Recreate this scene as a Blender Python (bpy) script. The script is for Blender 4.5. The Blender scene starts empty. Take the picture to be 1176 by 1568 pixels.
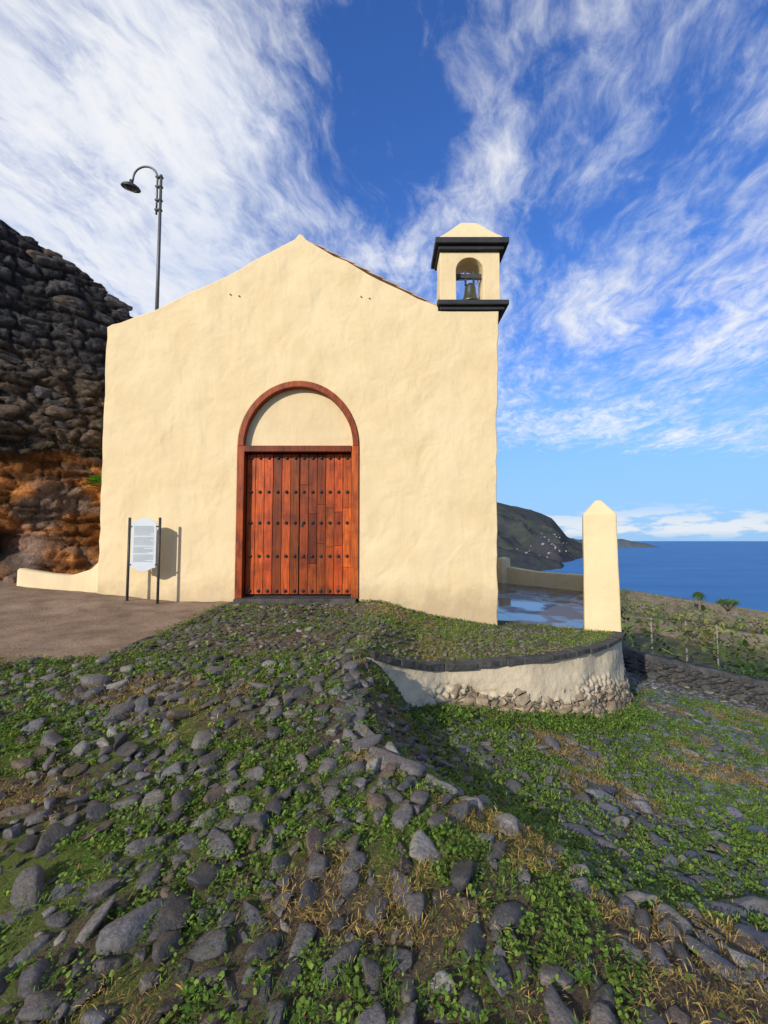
import bpy, bmesh, math, random
import numpy as np
from mathutils import Vector, Matrix, noise as mn, kdtree
random.seed(7); rng=np.random.default_rng(11)
scene=bpy.context.scene
COL=scene.collection
# ---------------------------------------------------------------- helpers
def link(o,parent=None):
    COL.objects.link(o)
    if parent: o.parent=parent
    return o
def empty(name):
    o=bpy.data.objects.new(name,None); return link(o)
def npmesh(name,V,F,mat,smooth=True,cols=None,parent=None):
    V=np.asarray(V,dtype=np.float32).reshape(-1,3); F=np.asarray(F,dtype=np.int32)
    k=F.shape[1]; me=bpy.data.meshes.new(name)
    me.vertices.add(len(V)); me.vertices.foreach_set('co',V.ravel())
    me.loops.add(F.size); me.loops.foreach_set('vertex_index',F.ravel())
    me.polygons.add(len(F)); me.polygons.foreach_set('loop_start',np.arange(0,F.size,k,dtype=np.int32))
    me.update(calc_edges=True)
    me.polygons.foreach_set('use_smooth',np.full(len(F),smooth))
    if cols is not None:
        a=me.color_attributes.new('Col','FLOAT_COLOR','POINT')
        a.data.foreach_set('color',np.asarray(cols,dtype=np.float32).ravel())
    me.materials.append(mat)
    return link(bpy.data.objects.new(name,me),parent)
def bmobj(name,bm,mat,parent=None,smooth=False,bevel=0):
    me=bpy.data.meshes.new(name)
    bmesh.ops.recalc_face_normals(bm,faces=bm.faces)
    bm.to_mesh(me); bm.free()
    if smooth:
        for p in me.polygons: p.use_smooth=True
    me.materials.append(mat)
    o=link(bpy.data.objects.new(name,me),parent)
    if bevel:
        m=o.modifiers.new('b','BEVEL'); m.width=bevel; m.segments=2; m.limit_method='ANGLE'
    return o
def addbox(bm,x0,x1,y0,y1,z0,z1):
    vs=[bm.verts.new(p) for p in ((x0,y0,z0),(x1,y0,z0),(x1,y1,z0),(x0,y1,z0),(x0,y0,z1),(x1,y0,z1),(x1,y1,z1),(x0,y1,z1))]
    for f in ((0,3,2,1),(4,5,6,7),(0,1,5,4),(1,2,6,5),(2,3,7,6),(3,0,4,7)): bm.faces.new([vs[i] for i in f])
    return vs
def addtube(bm,pts,r,seg=10,cap=True):
    rings=[]; n=len(pts); pts=[Vector(p) for p in pts]
    rr=r if isinstance(r,(list,tuple)) else [r]*n
    for i,p in enumerate(pts):
        t=(pts[min(i+1,n-1)]-pts[max(i-1,0)]).normalized()
        a=Vector((0,1,0)) if abs(t.y)<.9 else Vector((1,0,0))
        u=t.cross(a).normalized(); w=t.cross(u).normalized()
        rings.append([bm.verts.new(p+rr[i]*(math.cos(2*math.pi*k/seg)*u+math.sin(2*math.pi*k/seg)*w)) for k in range(seg)])
    for i in range(n-1):
        for k in range(seg):
            bm.faces.new((rings[i][k],rings[i][(k+1)%seg],rings[i+1][(k+1)%seg],rings[i+1][k]))
    if cap:
        bm.faces.new(rings[0]); bm.faces.new(rings[-1][::-1])
def lathe(bm,prof,cx,cy,seg=28):
    rings=[[bm.verts.new((cx+r*math.cos(2*math.pi*k/seg),cy+r*math.sin(2*math.pi*k/seg),z)) for k in range(seg)] for r,z in prof]
    for i in range(len(prof)-1):
        for k in range(seg):
            bm.faces.new((rings[i][k],rings[i][(k+1)%seg],rings[i+1][(k+1)%seg],rings[i+1][k]))
def ss(a,b,t):
    t=np.clip((np.asarray(t,dtype=float)-a)/(b-a),0,1); return t*t*(3-2*t)
LAT=rng.random((256,256))
def vn(x,y):
    xi=np.floor(x).astype(int); yi=np.floor(y).astype(int); fx=x-xi; fy=y-yi
    fx=fx*fx*(3-2*fx); fy=fy*fy*(3-2*fy); a=LAT
    g=lambda i,j:a[i%256,j%256]
    return (g(xi,yi)*(1-fx)+g(xi+1,yi)*fx)*(1-fy)+(g(xi,yi+1)*(1-fx)+g(xi+1,yi+1)*fx)*fy
def fbm(x,y,o=4):
    x=np.asarray(x,dtype=float); y=np.asarray(y,dtype=float); s=0;a=.5;t=0
    for i in range(o):
        s=s+a*vn(x*2**i+13.7*i,y*2**i+5.1*i); t+=a; a*=.5
    return s/t
# ---------------------------------------------------------------- node helpers
class NT:
    def __init__(s,tree): s.t=tree; s.n=tree.nodes; s.l=tree.links
    def a(s,typ,**kw):
        n=s.n.new(typ)
        for k,v in kw.items(): setattr(n,k,v)
        return n
    def con(s,o,i): s.l.new(o,i)
    def setin(s,inp,v):
        if isinstance(v,bpy.types.NodeSocket): s.l.new(v,inp)
        else: inp.default_value=v
    def math(s,op,a,b=0.0,c=None,clamp=False):
        n=s.a('ShaderNodeMath',operation=op,use_clamp=clamp); s.setin(n.inputs[0],a); s.setin(n.inputs[1],b)
        if c is not None: s.setin(n.inputs[2],c)
        return n.outputs[0]
    def mix(s,f,a,b,blend='MIX'):
        n=s.a('ShaderNodeMix',data_type='RGBA',blend_type=blend); s.setin(n.inputs[0],f)
        c=lambda v:(*v,1) if isinstance(v,tuple) and len(v)==3 else v
        s.setin(n.inputs[6],c(a)); s.setin(n.inputs[7],c(b)); return n.outputs[2]
    def noise(s,vec,scale,detail=4,rough=.55,dist=0):
        n=s.a('ShaderNodeTexNoise'); n.inputs['Scale'].default_value=scale; n.inputs['Detail'].default_value=detail
        n.inputs['Roughness'].default_value=rough; n.inputs['Distortion'].default_value=dist
        if vec is not None: s.l.new(vec,n.inputs['Vector'])
        return n.outputs['Fac']
    def ramp(s,f,a,b,smooth=False):
        n=s.a('ShaderNodeMapRange'); n.interpolation_type='SMOOTHSTEP' if smooth else 'LINEAR'
        s.setin(n.inputs[0],f); n.inputs[1].default_value=a; n.inputs[2].default_value=b; return n.outputs[0]
    def mapping(s,vec,scale=(1,1,1),rot=(0,0,0),loc=(0,0,0)):
        n=s.a('ShaderNodeMapping'); s.l.new(vec,n.inputs[0]); n.inputs['Scale'].default_value=scale
        n.inputs['Rotation'].default_value=rot; n.inputs['Location'].default_value=loc; return n.outputs[0]
def newmat(name):
    m=bpy.data.materials.new(name); m.use_nodes=True; t=NT(m.node_tree)
    b=t.n['Principled BSDF']; co=t.a('ShaderNodeTexCoord').outputs['Object']; return m,t,b,co
def bump(t,b,hs):
    prev=None
    for h,st,d in hs:
        n=t.a('ShaderNodeBump'); n.inputs['Strength'].default_value=st; n.inputs['Distance'].default_value=d
        t.con(h,n.inputs['Height'])
        if prev: t.con(prev,n.inputs['Normal'])
        prev=n.outputs[0]
    t.con(prev,b.inputs['Normal'])
def simple(name,c1,c2,scale=6,rough=.8,bs=.3,bd=.01,spec=.3,metal=0,attr=False,stretch=(1,1,1),bscale=None):
    m,t,b,co=newmat(name); v=t.mapping(co,stretch)
    f=t.ramp(t.noise(v,scale,6,.6),.3,.7)
    col=t.mix(f,c1,c2)
    if attr:
        a=t.a('ShaderNodeAttribute',attribute_name='Col').outputs['Color']; col=t.mix(1.0,col,a,'MULTIPLY')
    t.con(col,b.inputs['Base Color']); b.inputs['Roughness'].default_value=rough
    b.inputs['Specular IOR Level'].default_value=spec; b.inputs['Metallic'].default_value=metal
    bump(t,b,[(t.noise(v,bscale or scale*4,5,.6),bs,bd)])
    return m
# ---------------------------------------------------------------- materials
def plaster(name,base,dark,dirtz=None,und=.05,us=.9):
    m,t,b,co=newmat(name)
    n1=t.noise(co,1.3,5,.6); n2=t.noise(co,14,5,.6)
    col=t.mix(t.ramp(n1,.35,.7),base,dark)
    col=t.mix(t.math('MULTIPLY',t.ramp(n2,.58,.78),.2),col,tuple(c*.75 for c in base))
    sv=t.mapping(co,(5,5,.45)); st=t.ramp(t.noise(sv,2.0,4,.6),.56,.8)
    col=t.mix(t.math('MULTIPLY',st,.30),col,tuple(c*k for c,k in zip(base,(.68,.62,.54))))
    if dirtz is not None:
        z=t.a('ShaderNodeSeparateXYZ'); t.con(co,z.inputs[0])
        d=t.math('ADD',z.outputs[2],t.math('MULTIPLY',t.noise(co,3,5,.7),-.9))
        dz=t.ramp(d,dirtz+.35,dirtz-.25,True)
        col=t.mix(t.math('MULTIPLY',dz,.6),col,(.36,.27,.17))
        dz2=t.ramp(t.math('ADD',z.outputs[2],t.math('MULTIPLY',t.noise(co,2.2,6,.7),1.6)),1.75,1.35,True)
        col=t.mix(t.math('MULTIPLY',dz2,.28),col,(.55,.40,.22))
    t.con(col,b.inputs['Base Color']); b.inputs['Roughness'].default_value=.9; b.inputs['Specular IOR Level'].default_value=.15
    bump(t,b,[(t.noise(t.mapping(co,(1,1,.8)),us*2.2,3,.45,.3),1.0,und),(n2,.45,.010),(t.noise(co,70,3,.6),.35,.004)])
    return m
M_plaster=plaster('cream_plaster',(.75,.60,.36),(.69,.535,.30),dirtz=.15,und=.062)
M_plaster2=plaster('cream_plaster_trim',(.74,.59,.35),(.67,.52,.30),und=.04)
def wallmat():
    m,t,b,co=newmat('old_whitewash'); a=t.a('ShaderNodeAttribute',attribute_name='Col')
    n1=t.noise(co,1.6,5,.6); n2=t.noise(co,12,6,.65)
    col=t.mix(t.ramp(n1,.35,.65),(.66,.54,.36),(.52,.44,.31)); col=t.mix(t.math('MULTIPLY',t.ramp(n2,.5,.75),.4),col,(.36,.29,.20))
    vo=t.a('ShaderNodeTexVoronoi'); vo.feature='DISTANCE_TO_EDGE'; vo.inputs['Scale'].default_value=6.5
    wv=t.mix(.06,co,t.a('ShaderNodeTexNoise').outputs['Color']); t.con(t.mapping(wv,(1,1,1.3)),vo.inputs['Vector'])
    vc=t.a('ShaderNodeTexVoronoi'); vc.inputs['Scale'].default_value=6.5; t.con(t.mapping(wv,(1,1,1.3)),vc.inputs['Vector'])
    sp=t.a('ShaderNodeSeparateColor'); t.con(vc.outputs['Color'],sp.inputs[0])
    st=t.mix(sp.outputs[0],(.20,.15,.10),(.50,.41,.28)); st=t.mix(t.ramp(vo.outputs['Distance'],.09,.03),st,(.38,.30,.20)); st=t.mix(t.ramp(n2,.45,.7),st,(.22,.17,.11))
    f=t.math('ADD',a.outputs['Alpha'],t.math('MULTIPLY',t.math('SUBTRACT',t.noise(co,3.2,5,.6),.5),1.1)); f=t.ramp(f,.50,.58,True)
    t.con(t.mix(f,col,st),b.inputs['Base Color']); b.inputs['Roughness'].default_value=.9; b.inputs['Specular IOR Level'].default_value=.15
    hh=t.math('MULTIPLY',t.ramp(vo.outputs['Distance'],0,.16,True),f); hh=t.math('SUBTRACT',hh,t.math('MULTIPLY',f,.9))
    bump(t,b,[(n1,1,.06),(hh,.9,.05),(n2,.6,.015)]); return m
M_white=wallmat()
M_black=simple('dark_grey_paint',(.018,.02,.024),(.035,.037,.04),5,.6,.3,.006)
M_iron=simple('painted_iron',(.03,.034,.036),(.06,.062,.06),20,.5,.2,.002,.4)
M_steel=simple('galvanised_steel',(.09,.095,.09),(.14,.14,.13),20,.5,.2,.002,.4,.4)
M_bronze=simple('bell_bronze',(.06,.085,.065),(.12,.11,.065),12,.4,.3,.004,.5,.6)
M_tile=simple('clay_tile',(.42,.26,.17),(.58,.42,.27),5,.9,.5,.01)
M_basalt=simple('basalt_slab',(.035,.034,.033),(.10,.094,.084),6,.85,.9,.03,.2,bscale=14)
M_slab=simple('worn_slab',(.06,.058,.056),(.17,.155,.135),7,.8,.9,.03,.25,bscale=14)
def woodmat():
    m,t,b,co=newmat('varnished_wood')
    a=t.a('ShaderNodeAttribute',attribute_name='Col')
    g=t.noise(t.mapping(co,(14,14,1.0)),2.2,6,.65,.6)
    blot=t.noise(co,2.6,5,.65)
    col=t.mix(t.ramp(g,.38,.70),(.54,.108,.011),(.17,.026,.005))
    col=t.mix(t.math('MULTIPLY',t.ramp(blot,.46,.66),.62),col,(.10,.018,.007))
    col=t.mix(1.0,col,a.outputs['Color'],'MULTIPLY')
    t.con(col,b.inputs['Base Color']); b.inputs['Roughness'].default_value=.5; b.inputs['Specular IOR Level'].default_value=.25
    bump(t,b,[(g,.5,.006)])
    return m
M_wood=woodmat()
def stonemat(name='cobble_stone'):
    m,t,b,co=newmat(name)
    a=t.a('ShaderNodeAttribute',attribute_name='Col')
    n1=t.noise(co,9,6,.6); n2=t.noise(co,60,6,.7); n3=t.noise(co,220,3,.6)
    col=t.mix(t.ramp(n2,.35,.7),(.52,.52,.54),(1.45,1.38,1.28))
    col=t.mix(1.0,col,a.outputs['Color'],'MULTIPLY')
    col=t.mix(t.math('MULTIPLY',t.ramp(n1,.54,.68),.5),col,(.12,.095,.055))
    col=t.mix(t.math('MULTIPLY',t.ramp(n3,.60,.72),.4),col,(.32,.30,.26))
    t.con(col,b.inputs['Base Color'])
    r=t.math('SUBTRACT',.56,t.math('MULTIPLY',a.outputs['Alpha'],.40))
    r=t.math('ADD',r,t.math('MULTIPLY',n2,.15)); t.con(r,b.inputs['Roughness'])
    b.inputs['Specular IOR Level'].default_value=.5
    bump(t,b,[(n1,.6,.03),(n2,.8,.010),(n3,.4,.002)])
    return m
M_stone=stonemat()
M_leaf,_t,_b,_c=newmat('leaf')
_a=_t.a('ShaderNodeAttribute',attribute_name='Col').outputs['Color']
_t.con(_a,_b.inputs['Base Color']); _b.inputs['Roughness'].default_value=.6; _b.inputs['Specular IOR Level'].default_value=.25
_tr=_t.a('ShaderNodeBsdfTranslucent'); _t.con(_a,_tr.inputs[0]); _mx=_t.a('ShaderNodeMixShader'); _mx.inputs[0].default_value=.3
_t.con(_b.outputs[0],_mx.inputs[1]); _t.con(_tr.outputs[0],_mx.inputs[2]); _t.con(_mx.outputs[0],_t.n['Material Output'].inputs[0])
def groundmat():
    m,t,b,co=newmat('soil_and_moss')
    a=t.a('ShaderNodeAttribute',attribute_name='Col')   # r paved  g moss  b field  a wet
    sp=t.a('ShaderNodeSeparateColor'); t.con(a.outputs['Color'],sp.inputs[0])
    n1=t.noise(co,2.2,6,.6); n2=t.noise(co,30,6,.7); n3=t.noise(co,130,4,.7)
    soil=t.mix(t.ramp(n2,.3,.7),(.06,.045,.028),(.17,.125,.078))
    soil=t.mix(t.math('MULTIPLY',t.ramp(n3,.58,.72),.6),soil,(.27,.22,.16))
    moss=t.mix(t.ramp(n3,.3,.7),(.06,.09,.016),(.16,.18,.035))
    g=t.math('ADD',t.math('MULTIPLY',sp.outputs[1],.8),t.math('MULTIPLY',t.math('SUBTRACT',n2,.5),1.6),clamp=True)
    c=t.mix(t.ramp(g,.35,.65,True),soil,moss)
    pav=t.mix(t.ramp(n1,.35,.68),(.22,.15,.10),(.40,.285,.195))
    pav=t.mix(t.math('MULTIPLY',t.ramp(n3,.6,.72),.6),pav,(.48,.37,.27))
    pav=t.mix(t.math('MULTIPLY',t.ramp(n2,.52,.66),.6),pav,(.11,.078,.055))
    pf=t.math('ADD',sp.outputs[0],t.math('MULTIPLY',t.math('SUBTRACT',n2,.5),.7))
    c=t.mix(t.ramp(pf,.4,.6),c,pav)
    fv=t.noise(t.mapping(co,(1,1,1)),.06,5,.6); f2=t.noise(co,.9,5,.7)
    fld=t.mix(t.ramp(fv,.4,.6),(.10,.10,.035),(.26,.18,.10)); fld=t.mix(t.ramp(f2,.4,.7),fld,(.06,.065,.03))
    c=t.mix(sp.outputs[2],c,fld)
    t.con(c,b.inputs['Base Color']); t.con(t.math('SUBTRACT',.9,t.math('MULTIPLY',a.outputs['Alpha'],.5)),b.inputs['Roughness'])
    b.inputs['Specular IOR Level'].default_value=.25
    bump(t,b,[(n1,.3,.05),(n2,.9,.03),(n3,.8,.009)])
    return m
M_ground=groundmat()
def rockmat():
    m,t,b,co=newmat('volcanic_rock')
    a=t.a('ShaderNodeAttribute',attribute_name='Col').outputs['Color']
    n1=t.noise(co,3,8,.7); n2=t.noise(co,22,8,.7)
    col=t.mix(t.ramp(n2,.3,.72),(.45,.45,.45),(1.7,1.55,1.4)); col=t.mix(1.0,col,a,'MULTIPLY')
    col=t.mix(t.math('MULTIPLY',t.ramp(n1,.55,.70),.5),col,(.08,.06,.048))
    t.con(col,b.inputs['Base Color']); b.inputs['Roughness'].default_value=.9; b.inputs['Specular IOR Level'].default_value=.2
    bump(t,b,[(n1,.9,.16),(n2,.9,.05),(t.noise(co,90,5,.7),.6,.008)])
    return m
M_rock=rockmat()
def wetconc():
    m,t,b,co=newmat('wet_concrete')
    n1=t.noise(t.mapping(co,(1,.6,1)),1.1,4,.5); n2=t.noise(co,12,5,.6)
    w=t.ramp(n1,.44,.54)
    c=t.mix(w,(.13,.10,.085),(.035,.033,.033)); c=t.mix(t.math('MULTIPLY',t.ramp(n2,.4,.7),.4),c,(.08,.07,.06))
    t.con(c,b.inputs['Base Color']); t.con(t.math('SUBTRACT',.5,t.math('MULTIPLY',w,.44)),b.inputs['Roughness'])
    bump(t,b,[(n2,.15,.004)])
    return m
M_wet=wetconc()
# ---------------------------------------------------------------- terrain
CP=[(-.22,5.05,.38),(.09,5.37,.22),(.5,5.74,.06),(.94,6.0,0),(1.7,6.22,0),(2.39,6.5,0),(3.1,6.95,0),(3.7,7.5,0),(4.1,8.1,0),(4.35,8.8,0),(4.9,10.2,0),(5.5,12,0),(6.35,14.2,0)]
cpx=np.array([p[0] for p in CP]); cpy=np.array([p[1] for p in CP]); cpz=np.array([p[2] for p in CP])
def Lh(x,y):
    z=np.interp(y,[-6,0,1,3,4.77,5.76,8,12,30],[-.45,-.06,0,.14,.38,.46,.55,.6,.7])
    return z+.10*np.clip(-x-3.6,0,4)*ss(5,8,y)+.05*(fbm(x*.8,y*.8,3)-.5)*ss(8,6.5,y)
def Rh(x,y):
    s=ss(1,5,y); s2=ss(1,5.5,y)
    return -.29*s-np.clip(x,-3,18)*(.06+.15*s2)+.04*(fbm(x*.9+9,y*.9,3)-.5)
def Nh(x,y):
    xc=np.interp(y,[0,1,2.2,3.6,5.0,5.5,8],[2.0,1.7,1.05,.06,.0,.1,.2]); wd=np.interp(y,[0,2.2,3.6,5.2],[1.2,.95,.5,.28])
    w=ss(-1,1,(x-xc)/wd)
    return Lh(x,y)*(1-w)+Rh(x,y)*w
def Fh(x,y): return -3-.1515*(x-8)-.0182*(y-15)+.5*(fbm(x*.05,y*.05,3)-.5)
def walline(x): return np.interp(x,[3,4.5,6.05,8.6,12,16,30],[12.4,11.6,10.95,10.5,9.7,8.4,2])
def Hh(x,y):
    n=Nh(x,y); f=np.where(x>3,ss(.3,3.5,y-walline(x)),0)*ss(3,4.5,x)
    f=np.maximum(f,ss(18,30,y)); f=np.maximum(f,ss(16,24,x))
    z=n*(1-f)+Fh(x,y)*f
    d=(60*x+29*y)/66.6-234.9+12*(fbm(x*.02,y*.02,3)-.5)
    k=ss(0,45,d); z=z*(1-k)-75*k
    return z
def Th(x,y):
    x=np.asarray(x,float); y=np.asarray(y,float)
    yc=np.interp(x,cpx,cpy); zc=np.interp(x,cpx,cpz); zf=np.interp(x,[-.3,.2,1,2,3.5,6],[.53,.45,.28,.116,.02,.0])
    t=np.clip((y-yc)/(8-np.minimum(yc,7.9)),0,1); t=t**.8; t=np.where(x>3.9,1,t)
    z=zc*(1-t)+zf*t
    k=ss(.45,-.25,x)*ss(.02,.75,y-yc+np.clip(-.1-x,0,1)*6); return z*(1-k)+(Lh(x,y)+.004)*k
def axis(lo,hi,step,flo,fhi):
    a=list(np.arange(lo,hi,step)); s=step; v=hi
    while v<fhi: a.append(v); s*=1.12; v+=s
    a.append(fhi); s=step; v=lo-step; b=[]
    while v>flo: b.append(v); s*=1.12; v-=s
    b.append(flo); return np.array(b[::-1]+a)
def paved(x,y):
    xb=np.interp(y,[4.2,4.75,4.9,5.8,7.8,9],[-6,-3.4,-2.95,-2.75,-2.65,-2.6])
    return ((x<xb)&(y>4.72+.10*np.sin(x*2)))*1.0
ax=axis(-7,9,.06,-400,700); ay=axis(-.5,12.5,.06,-300,900)
X,Y=np.meshgrid(ax,ay); Z=Hh(X,Y)
nx,ny=len(ax),len(ay)
I=np.arange(nx*ny).reshape(ny,nx)
Fg=np.stack([I[:-1,:-1],I[:-1,1:],I[1:,1:],I[1:,:-1]],-1).reshape(-1,4)
gm=fbm(X*1.1+3,Y*1.1+8,4)
near_=(X>-7)&(X<9)&(Y>-.5)&(Y<11)
Z=Z+np.where(near_,.022*(fbm(X*7,Y*7,2)-.5),0)
# keep the ground sheet just under the terrace lawn
yc_=np.interp(X,cpx,cpy); ont=(X>-.15)&(X<4.0)&(Y>yc_+.06)&(Y<8.6); Z=np.where(ont,np.minimum(Z,Th(X,Y)-.06),Z)
Vg=np.stack([X,Y,Z],-1).reshape(-1,3)
cg=np.zeros((ny,nx,4)); cg[...,0]=paved(X,Y); cg[...,1]=np.clip((gm-.34)*4,0.1,.9)
far=np.maximum(np.where(X>3,ss(.2,1.5,Y-walline(X)),0),np.maximum(ss(18,25,Y),ss(16,20,X))); cg[...,2]=far
cg[...,3]=ss(1.0,3.5,X)*(1-far)*.9
npmesh('ground',Vg,Fg,M_ground,True,cg)
# sea
bm=bmesh.new(); R=90000
vs=[bm.verts.new((R*math.cos(a*math.pi/32),R*math.sin(a*math.pi/32),-60)) for a in range(64)]; bm.faces.new(vs)
m,t,b,co=newmat('sea_water')
n1=t.noise(t.mapping(co,(.004,.012,1)),1,6,.6); n2=t.noise(t.mapping(co,(.05,.12,1)),1,5,.65)
col=t.mix(t.ramp(n1,.35,.65),(.010,.105,.30),(.020,.155,.39))
col=t.mix(t.ramp(n2,.67,.75),col,(.5,.6,.7)); t.con(col,b.inputs['Base Color'])
b.inputs['Roughness'].default_value=.5; b.inputs['Specular IOR Level'].default_value=.28
bump(t,b,[(n2,1,2.5)])
bmobj('sea_water',bm,m)
# ---------------------------------------------------------------- stones
def ico(sub):
    bm=bmesh.new(); bmesh.ops.create_icosphere(bm,subdivisions=sub,radius=1)
    v=np.array([x.co[:] for x in bm.verts]); f=np.array([[q.index for q in p.verts] for p in bm.faces]); bm.free(); return v,f
ICO={2:ico(2),3:ico(3)}
def stones(name,C,D,yaw,cols,sub=3,tilt=.2,mat=None,parent=None,flat=.85,facet=.9):
    C=np.asarray(C,float); D=np.asarray(D,float); N=len(C); v,f=ICO[sub]; n=len(v)
    P=np.repeat(v[None],N,0)
    for k in range(10):
        nn=rng.normal(size=(N,3)); nn/=np.linalg.norm(nn,axis=1)[:,None]; d=rng.uniform(.40,.80,N)
        dt=np.einsum('nij,nj->ni',P,nn)-d[:,None]; P-=np.clip(dt,0,None)[...,None]*nn[:,None,:]*facet
    P*=1.14
    P[...,2]=np.where(P[...,2]>.55*flat,.55*flat+(P[...,2]-.55*flat)*.35,P[...,2])
    ph=rng.uniform(0,6.28,(N,1,3)); P=P*(1+.06*np.sin(P[...,[1]]*5+ph[...,[0]])+.05*np.sin(P[...,[0]]*7+ph[...,[1]])+.03*np.sin(P[...,[2]]*9+P[...,[1]]*8+ph[...,[2]]))
    P=P*D[:,None,:]
    tx=rng.normal(0,tilt,N); ty=rng.normal(0,tilt,N)
    def rot(P,i,j,a):
        c=np.cos(a)[:,None]; s=np.sin(a)[:,None]; A=P[...,i].copy(); B=P[...,j].copy(); P[...,i]=c*A-s*B; P[...,j]=s*A+c*B
    rot(P,1,2,tx); rot(P,0,2,ty); rot(P,0,1,np.asarray(yaw,float))
    P+=C[:,None,:]
    F=(f[None]+(np.arange(N)*n)[:,None,None]).reshape(-1,3)
    cc=np.repeat(np.asarray(cols)[:,None,:],n,1).reshape(-1,4)
    return npmesh(name,P.reshape(-1,3),F,mat or M_stone,True,cc,parent)
def poisson(n,bx,by,rf,exist=None,keep=None):
    cell=.06; G={}; out=[]
    if exist is not None:
        for e in exist: G.setdefault((int(e[0]//cell),int(e[1]//cell)),[]).append(e)
    xs=rng.uniform(bx[0],bx[1],n); ys=rng.uniform(by[0],by[1],n)
    K=keep(xs,ys) if keep else np.ones(n,bool); R=rf(xs,ys)
    for x,y,k,r in zip(xs,ys,K,R):
        if not k: continue
        q=int(r//cell)+2; cx=int(x//cell); cy=int(y//cell); ok=True
        for i in range(cx-q,cx+q+1):
            for j in range(cy-q,cy+q+1):
                for e in G.get((i,j),()):
                    if (e[0]-x)**2+(e[1]-y)**2<((r+e[2])*.5)**2: ok=False;break
                if not ok: break
            if not ok: break
        if ok:
            e=(x,y,r); G.setdefault((cx,cy),[]).append(e); out.append(e)
    return out
def onterr(x,y):
    yc=np.interp(x,cpx,cpy); return (x>-.25)&(y>yc-.10)
def keepS(x,y):
    k=(np.abs(x)<.98*y+.9)&(~onterr(x,y))&(paved(x,y)<.5)&(y<walline(np.maximum(x,3))-.1)&~((y>7.7)&(x<2))
    return k
def region(x,y): # 0 foreground 1 ramp 2 right road
    r=np.zeros(len(x),int); r[(y>4.9)&(x<-.2)]=1
    xc=np.interp(y,[0,1,2.2,3.6,5.2],[1.9,1.6,1.15,.0,-.1]); r[(x>xc)]=2; return r
line=[]
P0=[(-.2,3.62),(.45,2.95),(1.06,2.3),(1.75,1.6)]
for i in range(3):
    a,b=P0[i],P0[i+1]; L=math.hypot(b[0]-a[0],b[1]-a[1]); n=int(L/.19)
    for k in range(n):
        if random.random()<.2: continue
        t_=(k+.5)/n; line.append((a[0]+(b[0]-a[0])*t_+random.uniform(-.03,.03),a[1]+(b[1]-a[1])*t_+random.uniform(-.02,.02),random.uniform(.12,.17)))
def rf1(x,y):
    b=np.where((y>4.9)&(x<-.2),.082,np.where(y<4.5,.112,.105))
    q=rng.random(len(x)); return b*np.where(q<.05,1.8,np.where(q<.3,1.3,1.0))*rng.uniform(.7,1.2,len(x))
pts=poisson(130000,(-9,9.5),(.7,11.3),rf1,line,keepS)
pts2=poisson(60000,(-9,9.5),(.7,8),lambda x,y:np.full(len(x),.05)*rng.uniform(.8,1.2,len(x)),line+pts,keepS)
allp=np.array(line+pts+pts2); nl=len(line)
x,y,r=allp.T; 
keepm=(rng.random(len(x))>ss(.52,.66,fbm(x*1.5+60,y*1.5+9,3))*.55); keepm[:nl]=True; keepm|=((y>4.9)&(x<-.2))
allp=allp[keepm]; x,y,r=allp.T; reg=region(x,y); z=Hh(x,y)
N=len(allp)
w=r*rng.uniform(.35,.54,N); l=w*rng.uniform(1.1,2.1,N); h=r*rng.uniform(.28,.52,N)
yaw=np.where(reg==2,rng.normal(.9,.45,N),rng.normal(-.25,.6,N)); yaw[:nl]=rng.normal(.85,.2,nl); l[:nl]*=1.15
h=np.where(reg==2,h*.7,np.where(reg==1,h*.65,h)); h[:nl]*=1.2
br=rng.uniform(.4,1.55,N); base=np.array([.086,.086,.092])
cols=np.ones((N,4)); tint=rng.uniform(0,1,N)[:,None]
cols[:,:3]=(base*(1-tint*.45)+np.array([.135,.105,.075])*tint*.45)*br[:,None]
cols[reg==1,:3]*=.75; cols[reg==2,:3]=cols[reg==2,:3]*np.array([.95,1.05,1.18])
lig=rng.random(N)<.11; cols[lig,:3]=np.array([.24,.225,.195])*rng.uniform(.6,1.15,lig.sum())[:,None]
brn=rng.random(N)<.06; cols[brn,:3]=np.array([.12,.085,.06])
cols[:nl,:3]=np.array([.22,.21,.195])*rng.uniform(.6,1.2,nl)[:,None]
cols[:,3]=np.where(reg==2,ss(.8,2.5,x)*rng.uniform(.5,1,N),.22)
C=np.stack([x,y,z+h*.12],1); D=np.stack([w,l,h],1)
near=(y<4.2)
cob=empty('cobblestone_paving')
stones('cobbles_foreground',C[near],D[near],yaw[near],cols[near],3,.28,parent=cob)
stones('cobbles_slope',C[~near],D[~near],yaw[~near],cols[~near],2,.15,parent=cob)
# ---------------------------------------------------------------- leaves
def leaves(name,B,length,width,up,cols,parent=None,yaw=None,droop=.25):
    N=len(B); a=rng.uniform(0,6.283,N) if yaw is None else yaw
    el=up; d=np.stack([np.cos(a)*np.cos(el),np.sin(a)*np.cos(el),np.sin(el)],1)
    s=np.stack([-np.sin(a),np.cos(a),rng.normal(0,.35,N)],1)
    L=length[:,None]; W=width[:,None]
    zz=np.array([[0,0,1.0]])
    p0=B; p1=B+d*L*.45+s*W*.5; p3=B+d*L*.45-s*W*.5; p4=B+d*L*.85+s*W*.28-zz*L*droop*.7; p5=B+d*L*.85-s*W*.28-zz*L*droop*.7; p2=B+d*L-zz*L*droop
    V=np.stack([p0,p1,p4,p2,p5,p3],1).reshape(-1,3); F=(np.arange(N)*6)[:,None]+np.arange(6)[None]
    return npmesh(name,V,F,M_leaf,False,np.repeat(cols,6,0),parent)
kd=kdtree.KDTree(N)
for i in range(N): kd.insert((x[i],y[i],0),i)
kd.balance()
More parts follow.
